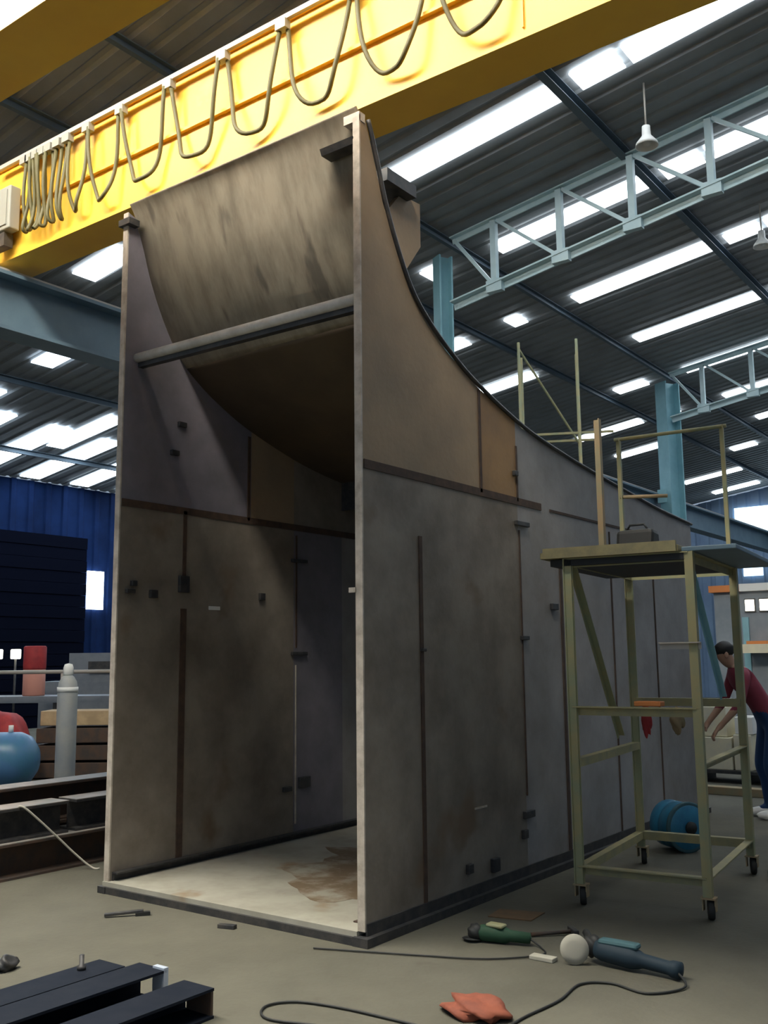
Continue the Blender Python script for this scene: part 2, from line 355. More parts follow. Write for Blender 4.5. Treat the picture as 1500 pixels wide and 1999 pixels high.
# festoon cable
t = thing('festoon_cable', 'olive festoon cable hanging in loops along the yellow girder', 'cable', (-2, 0.27, 6.2))
MB().box((-4.6, 0.255, 6.235), (3.5, 0.285, 6.275)).build('track', M['rail'], t)
tops = [1.05, 0.38, -0.27, -0.92, -1.54, -2.16, -2.76, -3.21, -3.50, -3.64, -3.77, -3.88, -3.97, -4.06, -4.14]
for i in range(len(tops)-1):
    a, b = tops[i]-0.03, tops[i+1]+0.03
    bot = 5.485 + random.uniform(-0.015, 0.015); pts = []
    for k in range(25):
        u = k/24*2-1; zz = bot + (6.19-bot)*abs(u)**2.3; xx = (a+b)/2 - (b-a)/2*(-u) if False else (a+b)/2 + (b-a)/2*math.copysign(abs(u)**0.72, u)
        pts.append((xx, 0.27 + 0.025*math.sin(k*0.5+i), zz))
    MB().tube(pts, 0.017, 8).build('cable_loop', M['cable'], t)
    MB().box((tops[i+1]-0.05, 0.24, 6.165), (tops[i+1]+0.05, 0.30, 6.235)).build('cable_trolley', M['greybox'], t)
t = thing('switch_box', 'grey electrical box at the left end of the yellow girder', 'electrical box', (-4.35, 0.2, 5.5))
MB().box((-4.62, 0.2, 5.56), (-4.25, 0.312, 5.98)).build('cabinet', M['greybox'], t, bevel=0.012)
MB().box((-4.58, 0.19, 5.60), (-4.29, 0.2, 5.94)).build('door', M['greybox'], t)
MB().box((-4.56, 0.22, 5.42), (-4.35, 0.312, 5.55)).build('terminal_box', M['darksteel'], t)

# ------------------------------------------------------------------ the steel chute
W, TH, H = 2.316, 0.045, 5.04
CURVE = [(0.06, 5.02), (0.145, 4.80), (0.235, 4.54), (0.37, 4.26), (0.53, 4.02), (0.72, 3.86), (0.98, 3.71), (1.36, 3.55), (2.04, 3.36), (2.74, 3.25), (3.44, 3.17), (4.13, 3.10), (4.9, 3.03), (5.75, 2.98)]
YE = 5.75
def zc(y):
    if y <= CURVE[0][0]: return H
    for (a, b), (c, d) in zip(CURVE, CURVE[1:]):
        if y <= c: return b + (d-b)*(y-a)/(c-a)
    return CURVE[-1][1]
chute = thing('steel_chute', 'tall open-fronted steel plate chute with curved sloping back, unpainted and rusty', 'steel chute', (-W/2, 0, 0))
ZS, ZB = 2.77, 0.075
def panel(xa, xb, y0, y1, lower, mt):
    if lower: poly = [(y0, ZB), (y1, ZB), (y1, ZS), (y0, ZS)]
    else:
        poly = [(y0, ZS), (y1, ZS), (y1, zc(y1))]
        poly += [c for c in reversed(CURVE) if y0 < c[0] < y1] + ([(y0, zc(y0))] if y0 > 0 else [(0.0, H)])
    MB().prism_x(poly, xa, xb).build('side_panel', mt, chute)
for xa, xb, side in ((-0.0-TH, 0.0, 'r'), (-W-TH+0.045, -W+0.045-0.0, 'l')):
    r = side == 'r'
    for y0, y1, lo, mt in ((0, 0.6, True, 'plate'), (0.6, 1.92, True, 'plate'), (1.92, 2.6, True, 'plate_violet' if not r else 'plate_grey'), (2.6, YE, True, 'plate_grey'),
                           (0, 1.37, False, 'plate_rust' if r else 'plate_violet'), (1.37, 1.92, False, 'plate_orange' if r else 'plate_rust'), (1.92, YE, False, 'plate_grey' if r else 'plate')):
        panel(xa, xb, y0, y1, lo, M[mt])
    MB().box((xa-0.004, -0.012, ZB), (xb+0.004, 0.0, H)).build('edge_strip', M['edge'], chute, label='pale cut front edge')
    # weld seams on the faces that show (outer face on the right, inner face on the left)
    xs = (0.0, 0.008) if r else (-W+0.045, -W+0.053)
    def seam(y0, z0, y1, z1, wd=0.03):
        MB().beam(((xs[0]+xs[1])/2, y0, z0), ((xs[0]+xs[1])/2, y1, z1), xs[1]-xs[0] if z0 == z1 else wd, wd if z0 == z1 else xs[1]-xs[0], up=(0,0,1) if z0 == z1 else (1,0,0)).build('weld_seam', M['weld'], chute)
    seam(0.01, ZS, 2.3 if r else 2.9, ZS, 0.055)
    if r:
        seam(2.45, ZS-0.01, 4.2, ZS-0.01, 0.02)
        seam(0.6, ZB, 0.6, 2.38, 0.035); seam(1.93, 0.6, 1.93, 2.55, 0.014); seam(1.385, ZS, 1.385, 3.53, 0.03); seam(1.92, ZS, 1.92, 3.2, 0.02); seam(2.6, ZB, 2.6, 2.45, 0.04)
        seam(3.6, ZB, 3.6, 2.7, 0.02); seam(4.6, ZB, 4.6, 2.7, 0.02)
    else:
        seam(0.63, 0.1, 0.63, 2.0, 0.06); seam(0.63, 2.22, 0.63, ZS, 0.035); seam(1.34, ZS, 1.34, 3.5, 0.03); seam(1.95, 1.7, 1.95, 2.7, 0.018)
# pale tack-welded joint inside
MB().box((-W+0.045, 1.94, 0.2), (-W+0.051, 1.955, 1.55)).build('weld_seam', M['edge'], chute, label='pale weld joint inside the left plate')
# curved back plate between the sides
inner = [(0.0, 5.11)] + CURVE
outer = []
for i, (y, z) in enumerate(inner):
    a = Vector(inner[max(i-1, 0)]); b = Vector(inner[min(i+1, len(inner)-1)]); d = (b-a).normalized(); outer.append((y - d.y*0.03*-1, z + d.x*0.03))
def fine(pts):
    out = []
    for i in range(len(pts)-1):
        p0 = Vector(pts[max(i-1, 0)]); p1 = Vector(pts[i]); p2 = Vector(pts[i+1]); p3 = Vector(pts[min(i+2, len(pts)-1)])
        for k in range(6):
            u = k/6; out.append(0.5*((2*p1) + (p2-p0)*u + (2*p0-5*p1+4*p2-p3)*u*u + (3*p1-p0-3*p2+p3)*u**3))
    return out + [Vector(pts[-1])]
fi = fine(inner); fo = []
for i, p in enumerate(fi):
    d = (fi[min(i+1, len(fi)-1)] - fi[max(i-1, 0)]).normalized(); fo.append(Vector((p.x - d.y*0.03, p.y + d.x*0.03)))
x0, x1 = -W+0.045, -TH
def sheet(fi, fo, mt, label):
    b = MB(); nn = len(fi)
    vs = [(x, p.x, p.y) for p in fi for x in (x0, x1)] + [(x, p.x, p.y) for p in fo for x in (x0, x1)]
    fs = []
    for i in range(nn-1):
        fs.append((2*i, 2*i+1, 2*i+3, 2*i+2)); o = 2*nn; fs.append((o+2*i, o+2*i+2, o+2*i+3, o+2*i+1))
    b.add(vs, fs, True); b.f += [[0, 2*nn, 2*nn+1, 1], [2*nn-2, 2*nn-1, 4*nn-1, 4*nn-2]]; b.smooth += [False, False]
    for e in (0, 1):
        for i in range(nn-1): b.f.append([2*i+e, 2*i+2+e, 2*nn+2*i+2+e, 2*nn+2*i+e]); b.smooth.append(False)
    b.build('curved_plate', mt, chute, label=label)
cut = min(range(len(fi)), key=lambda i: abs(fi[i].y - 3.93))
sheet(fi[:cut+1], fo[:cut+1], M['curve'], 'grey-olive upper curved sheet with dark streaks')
sheet(fi[cut:], fo[cut:], M['curve_shade'], 'brown lower curved sheet, darkened for shade behind the cross bar')  # darker colour carries the shade below the cross bar
# rim bar along the top of the curved plate, back of the profile edge
bb = MB()
bb.tube([(0.012, p.x+0.012, p.y+0.012) for p in fi[6:]], 0.016, 6).build('edge_rim', M['darksteel'], chute)
# cross bar near the mouth
MB().tube([(-W+0.045, 0.115, 3.90), (-TH, 0.06, 3.845)], 0.036, 16).build('cross_bar', M['bar'], chute)
MB().beam((-W+0.045, 0.15, 3.86), (-TH, 0.095, 3.805), 0.05, 0.06).build('bar_shade', M['darksteel'], chute)  # dark strip standing in for the shadow side of the bar
# dark cross plate deep in the tunnel
MB().box((-W+0.045, 2.6, 3.0), (-TH, 2.63, 3.27)).build('dark_cross_plate', M['darksteel'], chute)
# base
MB().box((-W+0.0, -0.025, 0.045), (-TH, YE, 0.075)).build('base_plate', M['base'], chute, label='pale base plate, rusty towards the back')
MB().box((-W-0.02, -0.05, 0.0), (-W+0.06, YE, 0.045)).build('skid', M['darksteel'], chute)
MB().box((-0.06, -0.05, 0.0), (0.05, YE, 0.05)).build('skid', M['darksteel'], chute)
MB().box((-W+0.06, -0.045, 0.0), (-0.06, -0.015, 0.045)).build('skid', M['darksteel'], chute)
MB().box((-1.2, 0, 0.0), (-1.1, YE, 0.045)).build('skid', M['darksteel'], chute)
MB().angle((-W+0.075, 0.02, 0.105), (-W+0.075, YE, 0.105), 0.06, 0.012).build('base_dark_strip', M['darksteel'], chute)  # dark strip standing in for the shadow along the left plate's foot
MB().box((0.0, 0.0, 0.05), (0.012, YE, 0.115)).build('base_dark_strip', M['darksteel'], chute)
rp = []
rr = random.Random(5)
for k in range(72):
    a = 2*PI*k/72; q = 1 + 0.16*math.sin(3*a+1) + 0.10*math.sin(7*a) + 0.06*math.sin(13*a+2) + rr.uniform(-0.04, 0.04)
    rp.append((max(-2.15, min(-0.06, -0.75 + 0.95*q*math.cos(a))), 1.25 + 0.72*q*math.sin(a) - 0.35*math.cos(a)))
nr = len(rp)
MB().add([(x, y, 0.075) for x, y in rp] + [(x, y, 0.0765) for x, y in rp], [list(range(nr))[::-1], list(range(nr, 2*nr))] + [(i, (i+1) % nr, nr+(i+1) % nr, nr+i) for i in range(nr)]).build('rust_scale', M['rust_scale'], chute, label='brown rust scale on the base plate')
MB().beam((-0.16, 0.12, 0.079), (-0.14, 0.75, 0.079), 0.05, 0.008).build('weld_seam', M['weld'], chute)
# lugs and clips
for y, z, ly, lz in ((1.96, 2.60, 0.20, 0.035), (2.45, 1.99, 0.10, 0.05), (1.95, 1.74, 0.10, 0.03), (1.93, 0.47, 0.14, 0.05), (1.86, 0.34, 0.06, 0.06), (1.43, 0.2, 0.09, 0.09), (1.10, 0.23, 0.06, 0.06), (0.6, 1.65, 0.04, 0.02), (1.88, 2.98, 0.05, 0.04)):
    MB().box((0.0, y-ly/2, z-lz/2), (0.03, y+ly/2, z+lz/2)).build('lug', M['darksteel'], chute, bevel=0.004)
for y, z, ly, lz in ((1.98, 2.47, 0.20, 0.03), (1.98, 1.65, 0.20, 0.03), (2.05, 0.54, 0.14, 0.09), (1.83, 0.5, 0.10, 0.04), (0.62, 2.19, 0.10, 0.13), (0.10, 2.11, 0.08, 0.03), (0.13, 2.17, 0.05, 0.04), (0.32, 2.10, 0.07, 0.06), (0.5, 3.22, 0.08, 0.04), (0.57, 3.46, 0.08, 0.04), (1.5, 2.13, 0.06, 0.06)):
    MB().box((-W+0.045, y-ly/2, z-lz/2), (-W+0.075, y+ly/2, z+lz/2)).build('lug', M['darksteel'], chute, bevel=0.004)
MB().box((-W+0.045, 0.90, 2.0), (-W+0.052, 1.02, 2.03)).build('chalk_mark', M['white'], chute, label='small white chalk mark')
MB().box((0.0, 1.2, 0.59), (0.003, 1.36, 0.603)).build('chalk_mark', M['edge'], chute, label='faint pale chalk stroke')
MB().box((-TH-0.05, -0.02, 1.99), (-TH, -0.008, 2.02)).build('tag_plate', M['edge'], chute, label='small pale tag on the front edge')
MB().prism_x([(-0.02, 4.90), (0.10, 4.90), (0.10, 4.86), (0.0, 4.86)], -0.32, -TH).build('corner_lug', M['darksteel'], chute)
MB().box((-W-0.03, -0.04, 4.93), (-W+0.10, 0.06, 4.98)).build('corner_lug', M['darksteel'], chute)
MB().box((-TH-0.08, -0.01, 5.0), (0.004, 0.05, 5.06)).build('corner_cap', M['edge'], chute, label='pale cap at the top right corner')
MB().prism_x([(0.30, 4.42), (0.62, 4.78), (0.86, 4.80), (0.86, 4.48), (0.52, 4.05)], -0.17, -0.13).build('stiffener_gusset', M['plate_rust'], chute)
MB().box((-0.30, 0.36, 4.76), (-0.05, 0.70, 4.85)).build('stiffener_cap', M['darksteel'], chute)

# ------------------------------------------------------------------ mobile scaffold tower
sc = thing('scaffold_tower', 'olive green wheeled scaffold tower beside the right plate of the chute', 'scaffold', (0.92, 2.28, 0), math.radians(6.4))
SW, SD, SH = 0.405, 0.72, 2.26
def sb(p, q, w=0.05, name='rail', mt='scaffold', ang=True):
    b = MB()
    if ang: b.angle(p, q, w, 0.008)
    else: b.tube([p, q], w/2, 8)
    return b.build(name, M[mt], sc, local=True)
for sx in (-1, 1):
    for sy in (-1, 1):
        b = MB(); x, y = sx*SW, sy*SD
        b.box((x-0.03, y-0.004*sy-0.004, 0.13), (x+0.03, y-0.004*sy+0.004, SH)); b.box((x+sx*0.026-0.004, y-0.03, 0.13), (x+sx*0.026+0.004, y+0.03, SH))
        b.box((x-0.026, y-0.02, 0.13), (x+0.026, y+0.02, SH))
        b.build('leg', M['scaffold'], sc, local=True)
        c = MB().lathe([(0.0, -0.02), (0.055, -0.02), (0.06, -0.012), (0.06, 0.012), (0.055, 0.02), (0.0, 0.02)], (x+0.01, y+0.02, 0.06), (1, 0.3, 0), 20).build('caster', M['rubber'], sc, local=True)
        MB().box((x-0.035, y-0.02, 0.055), (x-0.027, y+0.03, 0.13)).box((x+0.04, y-0.02, 0.055), (x+0.048, y+0.03, 0.13)).box((x-0.04, y-0.035, 0.125), (x+0.05, y+0.04, 0.135)).build('caster_fork', M['rustpost'], sc, local=True)
for z, mt in ((0.22, 'scaffold_y'), (1.24, 'scaffold_y'), (SH-0.03, 'scaffold')):
    sb((-SW, -SD, z), (SW, -SD, z), 0.06, mt=mt); sb((SW, SD, z), (-SW, SD, z), 0.06, mt=mt)
for z in (0.22, 0.9, SH-0.03):
    sb((SW, -SD, z), (SW, SD, z), 0.055, mt='scaffold_y'); sb((-SW, SD, z), (-SW, -SD, z), 0.055, mt='scaffold_y')
sb((-SW+0.02, -SD+0.03, SH-0.05), (-SW+0.02, 0.25, 1.0), 0.045, 'brace'); sb((SW, -SD+0.03, SH-0.1), (SW, 0.1, 1.3), 0.04, 'brace', 'column')
sb((SW-0.21, -SD-0.03, 1.66), (SW+0.05, -SD-0.03, 1.66), 0.045, 'step_bracket', 'rail')
MB().box((-SW-0.18, -SD-0.06, SH), (SW-0.05, SD-0.25, SH+0.045)).build('platform_board', M['deck'], sc, local=True, bevel=0.006)
MB().box((-SW-0.12, -SD-0.02, SH-0.05), (SW-0.02, SD-0.2, SH-0.004)).build('platform_frame', M['black'], sc, local=True)
MB().box((SW-0.04, -SD-0.02, SH), (SW+0.30, SD+0.1, SH+0.03)).build('platform_board', M['runway'], sc, local=True, bevel=0.005)
MB().box((-SW-0.15, -SD-0.085, SH+0.0), (SW-0.06, -SD-0.06, SH+0.07)).build('toe_board', M['deck'], sc, local=True)
for x, y, h, mt, wd in ((-0.18, -SD+0.05, 0.96, 'rustpost', 0.05), (-SW-0.02, SD-0.06, 1.10, 'scaffold', 0.04), (SW-0.02, SD, 1.13, 'scaffold', 0.035)):
    sb((x, y, SH), (x, y, SH+h), wd, 'guard_post', mt)
sb((-SW-0.05, SD-0.06, SH+1.1), (SW+0.02, SD, SH+1.12), 0.03, 'guard_rail', ang=False); sb((-SW-0.02, SD-0.06, SH+0.62), (-0.05, SD-0.04, SH+0.60), 0.03, 'guard_rail', 'rustpost', ang=False)
# things lying on / hanging from the tower
t = thing('tool_bag', 'black lumpy bag on the scaffold platform', 'bag', (1.03, 1.70, SH+0.045))
b = MB(); b.prism_x([(-0.08, 0), (0.10, 0), (0.08, 0.10), (-0.05, 0.11)], 0, 0.26)
b.v = [Vector((0.90 + v.x*1.0, 1.69 + v.y, SH+0.046 + v.z*1.35 - 0.0 - (0.0 if v.z < 0.02 else 0.012*abs(v.x-0.13)/0.13))) for v in b.v]
b.build('bag_body', M['black'], t, bevel=0.03)
MB().tube([(0.95, 1.70, SH+0.17), (0.98, 1.70, SH+0.215), (1.08, 1.70, SH+0.215), (1.11, 1.70, SH+0.17)], 0.008, 8).build('bag_handle', M['black'], t)
b = MB(); b.blob((0.55, 2.90, 1.10), 0.035, 0.03, 0.13, 0.2, 4); tag(b.build('cloth_rag', M['red']), 'dull red rag hanging from the mid rail of the scaffold', 'rag')
b = MB(); b.blob((0.775, 2.95, 1.11), 0.055, 0.035, 0.09, 0.2, 9); tag(b.build('work_glove', M['rustpost']), 'brown glove hanging from the mid rail, right of the red rag', 'glove')
b = MB(); b.box((0.98, 1.62, 1.272), (1.16, 1.70, 1.305)); tag(b.build('wood_block', M['orange'], bevel=0.006), 'orange wooden block lying on the front mid rail of the scaffold', 'block')
# round teal drum at the foot of the tower
t = thing('blue_drum', 'round teal blue drum lying at the foot of the scaffold tower', 'drum', (0.50, 3.72, 0))
dv = Vector((0.80, -0.55, 0.0)).normalized(); c0 = Vector((0.36, 3.72, 0.203))
MB().lathe([(0.0, -0.02), (0.13, -0.02), (0.17, 0.0), (0.19, 0.02), (0.19, 0.12), (0.18, 0.13), (0.19, 0.14), (0.19, 0.28), (0.17, 0.30), (0.06, 0.315), (0.0, 0.315)], c0, dv, 32).build('shell', M['blue_drum'], t)
MB().lathe([(0.19, -0.012), (0.203, -0.01), (0.203, 0.012), (0.19, 0.014)], c0 + dv*0.28, dv, 32).build('rim', M['tool_teal'], t)
MB().lathe([(0.0, 0), (0.05, 0), (0.05, 0.02), (0.0, 0.02)], c0 + dv*0.315, dv, 16).build('cap', M['black'], t)
b = MB()
pts = [(0.11*math.cos(a)+1.50, 0.11*math.sin(a)+3.00, 0.035+0.02*math.sin(3*a)+0.012*k) for k in range(3) for a in [2*PI*j/20 for j in range(20)]]
tag(b.tube(pts, 0.02, 8).build('hose_coil', M['black']), 'small black coil of hose on the floor right of the scaffold', 'hose')

# ------------------------------------------------------------------ tools and litter on the floor
t = thing('angle_grinder', 'large dark blue angle grinder with pale disc lying on the floor', 'angle grinder', (1.25, 0.40, 0))
MB().lathe([(0.0, 0), (0.045, 0.0), (0.055, 0.04), (0.055, 0.20), (0.045, 0.24), (0.036, 0.26), (0.034, 0.40), (0.042, 0.42), (0.042, 0.46), (0.0, 0.47)], (1.20, 0.44, 0.075), (0.95, -0.05, -0.06), 20).build('motor_body', M['tool_blue'], t)
MB().blob((1.17, 0.45, 0.08), 0.06, 0.055, 0.055, 0.08, 2).build('gear_head', M['black'], t)
MB().lathe([(0.0, 0), (0.05, 0.0), (0.075, 0.008), (0.075, 0.014), (0.04, 0.02), (0.0, 0.02)], (1.11, 0.36, 0.076), (0.45, -0.85, 0.15), 28).build('grinding_disc', M['disc'], t)
MB().box((1.22, 0.40, 0.105), (1.44, 0.47, 0.135)).build('top_cover', M['tool_teal'], t, bevel=0.015)
MB().tube([(1.16, 0.46, 0.09), (1.10, 0.55, 0.10), (1.05, 0.63, 0.09)], 0.02, 10).build('side_handle', M['black'], t)
def cable(pts, r=0.006, seg=8):
    P = [Vector(p) for p in pts]; out = []
    for i in range(len(P)-1):
        p0, p1, p2, p3 = P[max(i-1,0)], P[i], P[i+1], P[min(i+2,len(P)-1)]
        for k in range(seg):
            u = k/seg; out.append(0.5*((2*p1)+(p2-p0)*u+(2*p0-5*p1+4*p2-p3)*u*u+(3*p1-p0-3*p2+p3)*u**3))
    return MB().tube(out+[P[-1]], r, 8)
cable([(1.63, 0.41, 0.05), (1.72, 0.30, 0.012), (1.60, 0.12, 0.008), (1.40, 0.16, 0.008), (1.28, 0.06, 0.008), (1.30, -0.20, 0.008), (1.27, -0.48, 0.008), (1.24, -0.80, 0.008), (0.95, -0.84, 0.008), (0.56, -0.86, 0.008), (0.30, -0.92, 0.008), (0.22, -1.05, 0.008), (0.34, -1.16, 0.008), (0.62, -1.08, 0.008), (0.95, -1.02, 0.008), (1.25, -1.03, 0.008)]).build('power_cable', M['black'], t)
t = thing('angle_grinder', 'green angle grinder on the floor near the foot of the right plate', 'angle grinder', (0.6, 0.48, 0))
MB().lathe([(0.0, 0), (0.035, 0.0), (0.045, 0.03), (0.045, 0.16), (0.032, 0.19), (0.03, 0.30), (0.0, 0.31)], (0.47, 0.44, 0.05), (0.9, 0.25, -0.03), 18).build('motor_body', M['green'], t)
MB().blob((0.46, 0.435, 0.05), 0.05, 0.045, 0.045, 0.08, 5).build('gear_head', M['black'], t)
MB().lathe([(0.0, 0), (0.05, 0.0), (0.062, 0.006), (0.05, 0.012), (0.0, 0.012)], (0.44, 0.43, 0.006), (0.0, 0.1, 1), 24).build('grinding_disc', M['black'], t)
MB().box((0.52, 0.435, 0.085), (0.63, 0.50, 0.105)).build('top_cover', M['scaffold'], t, bevel=0.01)
cable([(0.75, 0.52, 0.04), (0.84, 0.50, 0.008), (0.90, 0.38, 0.008), (0.70, 0.16, 0.008), (0.40, 0.02, 0.008), (0.10, -0.10, 0.008), (-0.2, -0.22, 0.008)], 0.005).build('power_cable', M['black'], t)
t = thing('hammer', 'dark hammer lying right of the green grinder', 'hammer', (0.77, 0.77, 0))
MB().tube([(0.68, 0.68, 0.014), (0.85, 0.85, 0.02)], 0.011, 10).build('handle', M['rustbeam'], t)
MB().beam((0.82, 0.90, 0.02), (0.90, 0.82, 0.02), 0.035, 0.035).build('head', M['darksteel'], t, bevel=0.005)
tag(MB().box((0.87, 0.30, 0), (1.01, 0.36, 0.022)).build('electrode_box', M['disc'], bevel=0.004), 'small flat pale box on the floor left of the grinder disc', 'box')
b = MB().blob((1.075, -0.56, 0.03), 0.15, 0.115, 0.05, 0.18, 11, floor=0.002)
tag(b.build('cloth_rag', M['orange_red']), 'crumpled orange-red rag on the floor in the foreground', 'rag')
tag(MB().add([(0.25, 0.92, 0), (0.52, 0.98, 0), (0.50, 1.20, 0), (0.22, 1.12, 0), (0.25, 0.92, 0.006), (0.52, 0.98, 0.006), (0.50, 1.20, 0.006), (0.22, 1.12, 0.006)],
    [(3,2,1,0),(4,5,6,7),(0,1,5,4),(1,2,6,5),(2,3,7,6),(3,0,4,7)]).build('rust_stain', M['rust_sheet']), 'rust-brown stain on the floor behind the green grinder, made as a thin sheet', 'sheet')  # thin sheet stands in for a rust stain in the concrete
t = thing('wire_brush', 'small dark wire brush on the floor left of the chute mouth', 'brush', (-1.64, -0.36, 0))
MB().beam((-1.74, -0.45, 0.016), (-1.58, -0.27, 0.028), 0.03, 0.018).build('handle', M['darksteel'], t, bevel=0.004)
MB().beam((-1.61, -0.31, 0.01), (-1.55, -0.24, 0.014), 0.035, 0.02).build('bristles', M['black'], t)
tag(MB().beam((-0.97, -0.20, 0.012), (-0.86, -0.17, 0.012), 0.04, 0.024).build('steel_offcut', M['darksteel'], bevel=0.003), 'small dark steel offcut in front of the base plate edge', 'offcut')
tag(MB().blob((-1.30, -1.42, 0.03), 0.05, 0.06, 0.04, 0.25, 3, floor=0.001).build('steel_scrap', M['darksteel']), 'dark lump of scrap at the left edge of the foreground floor', 'scrap')
# channels in the lower left corner
for i, (x, ye, h, lab) in enumerate(((-0.63, -1.26, 0.11, 'blue-black steel channel lying leftmost in the lower left corner'), (-0.31, -1.27, 0.15, 'blue-black steel channel with painted pale reflection on its end, middle of three'), (0.02, -1.28, 0.13, 'blue-black steel channel nearest the camera, rightmost of three'))):
    t = thing('steel_channel', lab, 'channel', (x, ye, 0))
    MB().channel((x, -3.6, h/2), (x, ye, h/2), 0.20, h, 0.012).build('channel_body', M['channel'], t)
    if i == 1:
        MB().box((x+0.02, ye-0.02, 0.01), (x+0.10, ye+0.008, h+0.01)).build('end_plate', M['end_reflection'], t, label='pale reflection painted on the end')  # pale colour stands in for a reflection on the channel end
    else:
        MB().box((x-0.07, ye-0.01, 0.012), (x+0.09, ye+0.004, h-0.012)).build('end_plate', M['rustbeam'], t)
tag(MB().lathe([(0.0, 0), (0.022, 0), (0.022, 0.02), (0.012, 0.022), (0.012, 0.07), (0.0, 0.07)], (-0.66, -1.42, 0.11), (0, 0, 1), 12).build('steel_bolt', M['darksteel']), 'dark bolt standing on the leftmost channel', 'bolt')

# ------------------------------------------------------------------ steel stock and clutter on the left
def hb(x, z0, h, y0, y1, wdt, lab, mt='rustbeam', top='beamtop'):
    t = thing('steel_beam', lab, 'beam', (x, y0, z0))
    MB().ibeam((x, y0, z0+h/2), (x, y1, z0+h/2), wdt, h, 0.018, 0.012).build('section', M[mt], t)
    MB().box((x-wdt/2, y0, z0+h), (x+wdt/2, y1, z0+h+0.006)).build('top_flange', M[top], t)
hb(-3.34, 0.0, 0.26, -3.5, 3.4, 0.30, 'rusty beam at floor level, nearest the floor edge left of the chute')
hb(-3.36, 0.266, 0.24, -3.5, 0.35, 0.24, 'short dark beam on the near floor-level beam', 'darksteel', 'beamtop')
hb(-3.36, 0.266, 0.24, 0.42, 3.2, 0.24, 'dark beam end butting against the short one left of the chute', 'darksteel', 'beamtop')
hb(-3.74, 0.0, 0.30, -3.0, 3.6, 0.30, 'rusty floor-level beam second from the edge', 'rustbeam', 'rustbeam')
hb(-3.74, 0.306, 0.30, -3.2, 3.0, 0.26, 'topmost rusty beam of the stack with grey worn flange')
t = thing('rope', 'thin pale rope hanging from the beam stack down to the floor', 'rope', (-3.2, 0, 0))
cable([(-3.25, -0.1, 0.515), (-3.21, -0.06, 0.50), (-3.16, 0.15, 0.30), (-3.10, 0.32, 0.12), (-3.02, 0.42, 0.012), (-2.95, 0.44, 0.01)], 0.008).build('strand', M['rope'], t)
def P(px_dir, D): return Vector((3.5523 + px_dir[0]*D, -4.584 + px_dir[1]*D, 0))
def ang(a): return (math.sin(a), math.cos(a))
t = thing('gas_cylinder', 'tall grey gas cylinder with white cap standing behind the beams', 'gas cylinder', (-6.6, 2.71, 0))
MB().lathe([(0.0, 0), (0.105, 0), (0.118, 0.03), (0.118, 1.28), (0.105, 1.36), (0.07, 1.42), (0.045, 1.44), (0.0, 1.44)], (-6.6, 2.71, 0), (0,0,1), 28).build('bottle', M['cyl'], t)
MB().lathe([(0.05, 0), (0.06, 0.01), (0.06, 0.09), (0.045, 0.13), (0.0, 0.14)], (-6.6, 2.71, 1.44), (0,0,1), 20).build('valve_cap', M['white'], t)
MB().lathe([(0.116, 0), (0.124, 0.0), (0.124, 0.06), (0.116, 0.06)], (-6.6, 2.71, 1.38-0.14), (0,0,1), 24).build('collar', M['white'], t)
t = thing('air_tank', 'blue rounded air tank behind the beam stack at the left edge', 'tank', (-7.3, 2.5, 0))
MB().lathe([(0.0, -0.55), (0.15, -0.53), (0.27, -0.46), (0.33, -0.34), (0.33, 0.30), (0.28, 0.42), (0.17, 0.50), (0.0, 0.53)], (-7.5, 2.35, 0.43), (0.80, 0.6, 0), 28).build('vessel', M['blue_tank'], t)
for k in (-0.3, 0.3): MB().box((-7.5+0.8*k-0.06, 2.35+0.6*k-0.06, 0), (-7.5+0.8*k+0.06, 2.35+0.6*k+0.06, 0.14)).build('foot', M['darksteel'], t)
MB().tube([(-7.35, 2.46, 0.75), (-7.35, 2.46, 0.84)], 0.03, 10).build('valve', M['white'], t)
tag(MB().blob((-8.65, 3.15, 0.46), 0.42, 0.42, 0.50, 0.10, 21, floor=0.002).build('tarpaulin_bundle', M['red']), 'red tarpaulin bundle behind the blue tank at the left edge', 'tarpaulin')
vr = Vector((0.80, 0.60, 0))
def along(c, s0, s1, z0, z1, dep):     # box whose length runs across the view direction
    c = Vector(c); n = Vector((-vr.y, vr.x, 0)); vs = []
    for z in (z0, z1):
        for s, d in ((s0, 0), (s1, 0), (s1, dep), (s0, dep)):
            q = c + vr*s + n*d; vs.append((q.x, q.y, z))
    return MB().add(vs, [(3,2,1,0),(4,5,6,7),(0,1,5,4),(1,2,6,5),(2,3,7,6),(3,0,4,7)])
for k in range(4):
    tag(along((-8.2, 3.9, 0), -0.55+0.05*k, 1.4-0.05*k, 0.02+0.235*k, 0.02+0.235*k+0.20, 0.5).build('timber_baulk', M['tan' if k == 3 else 'rustbeam'], bevel=0.01),
        ['lowest squared timber in the stack behind the gas cylinder', 'dark second timber of the stack behind the gas cylinder', 'dark third timber of the stack behind the gas cylinder', 'topmost pale tan timber of the stack behind the gas cylinder'][k], 'timber')
tag(along((-8.2, 3.9, 0), 0.75, 0.95, 0.94, 1.06, 0.3).build('carton', M['white'], bevel=0.006), 'small white box standing on the topmost timber behind the gas cylinder', 'carton')
t = thing('workbench', 'long grey workbench in the left background behind the timber stack', 'workbench', (-9.9, 5.6, 0))
along((-9.9, 5.0, 0), -1.8, 1.6, 0.96, 1.06, 0.8).build('bench_top', M['grey'], t)
for s in (-1.6, -0.2, 1.3): along((-9.9, 5.05, 0), s, s+0.1, 0, 0.96, 0.6).build('leg', M['darksteel'], t)
t = thing('pipe_barrier', 'pale pipe barrier with thin rail in front of the background machines', 'barrier', (-9.3, 4.6, 0))
p0 = Vector((-9.4, 4.5, 0)); 
MB().tube([p0 - vr*1.7 + Vector((0,0,1.45)), p0 + vr*1.7 + Vector((0,0,1.45))], 0.03, 10).build('top_rail', M['rail'], t)
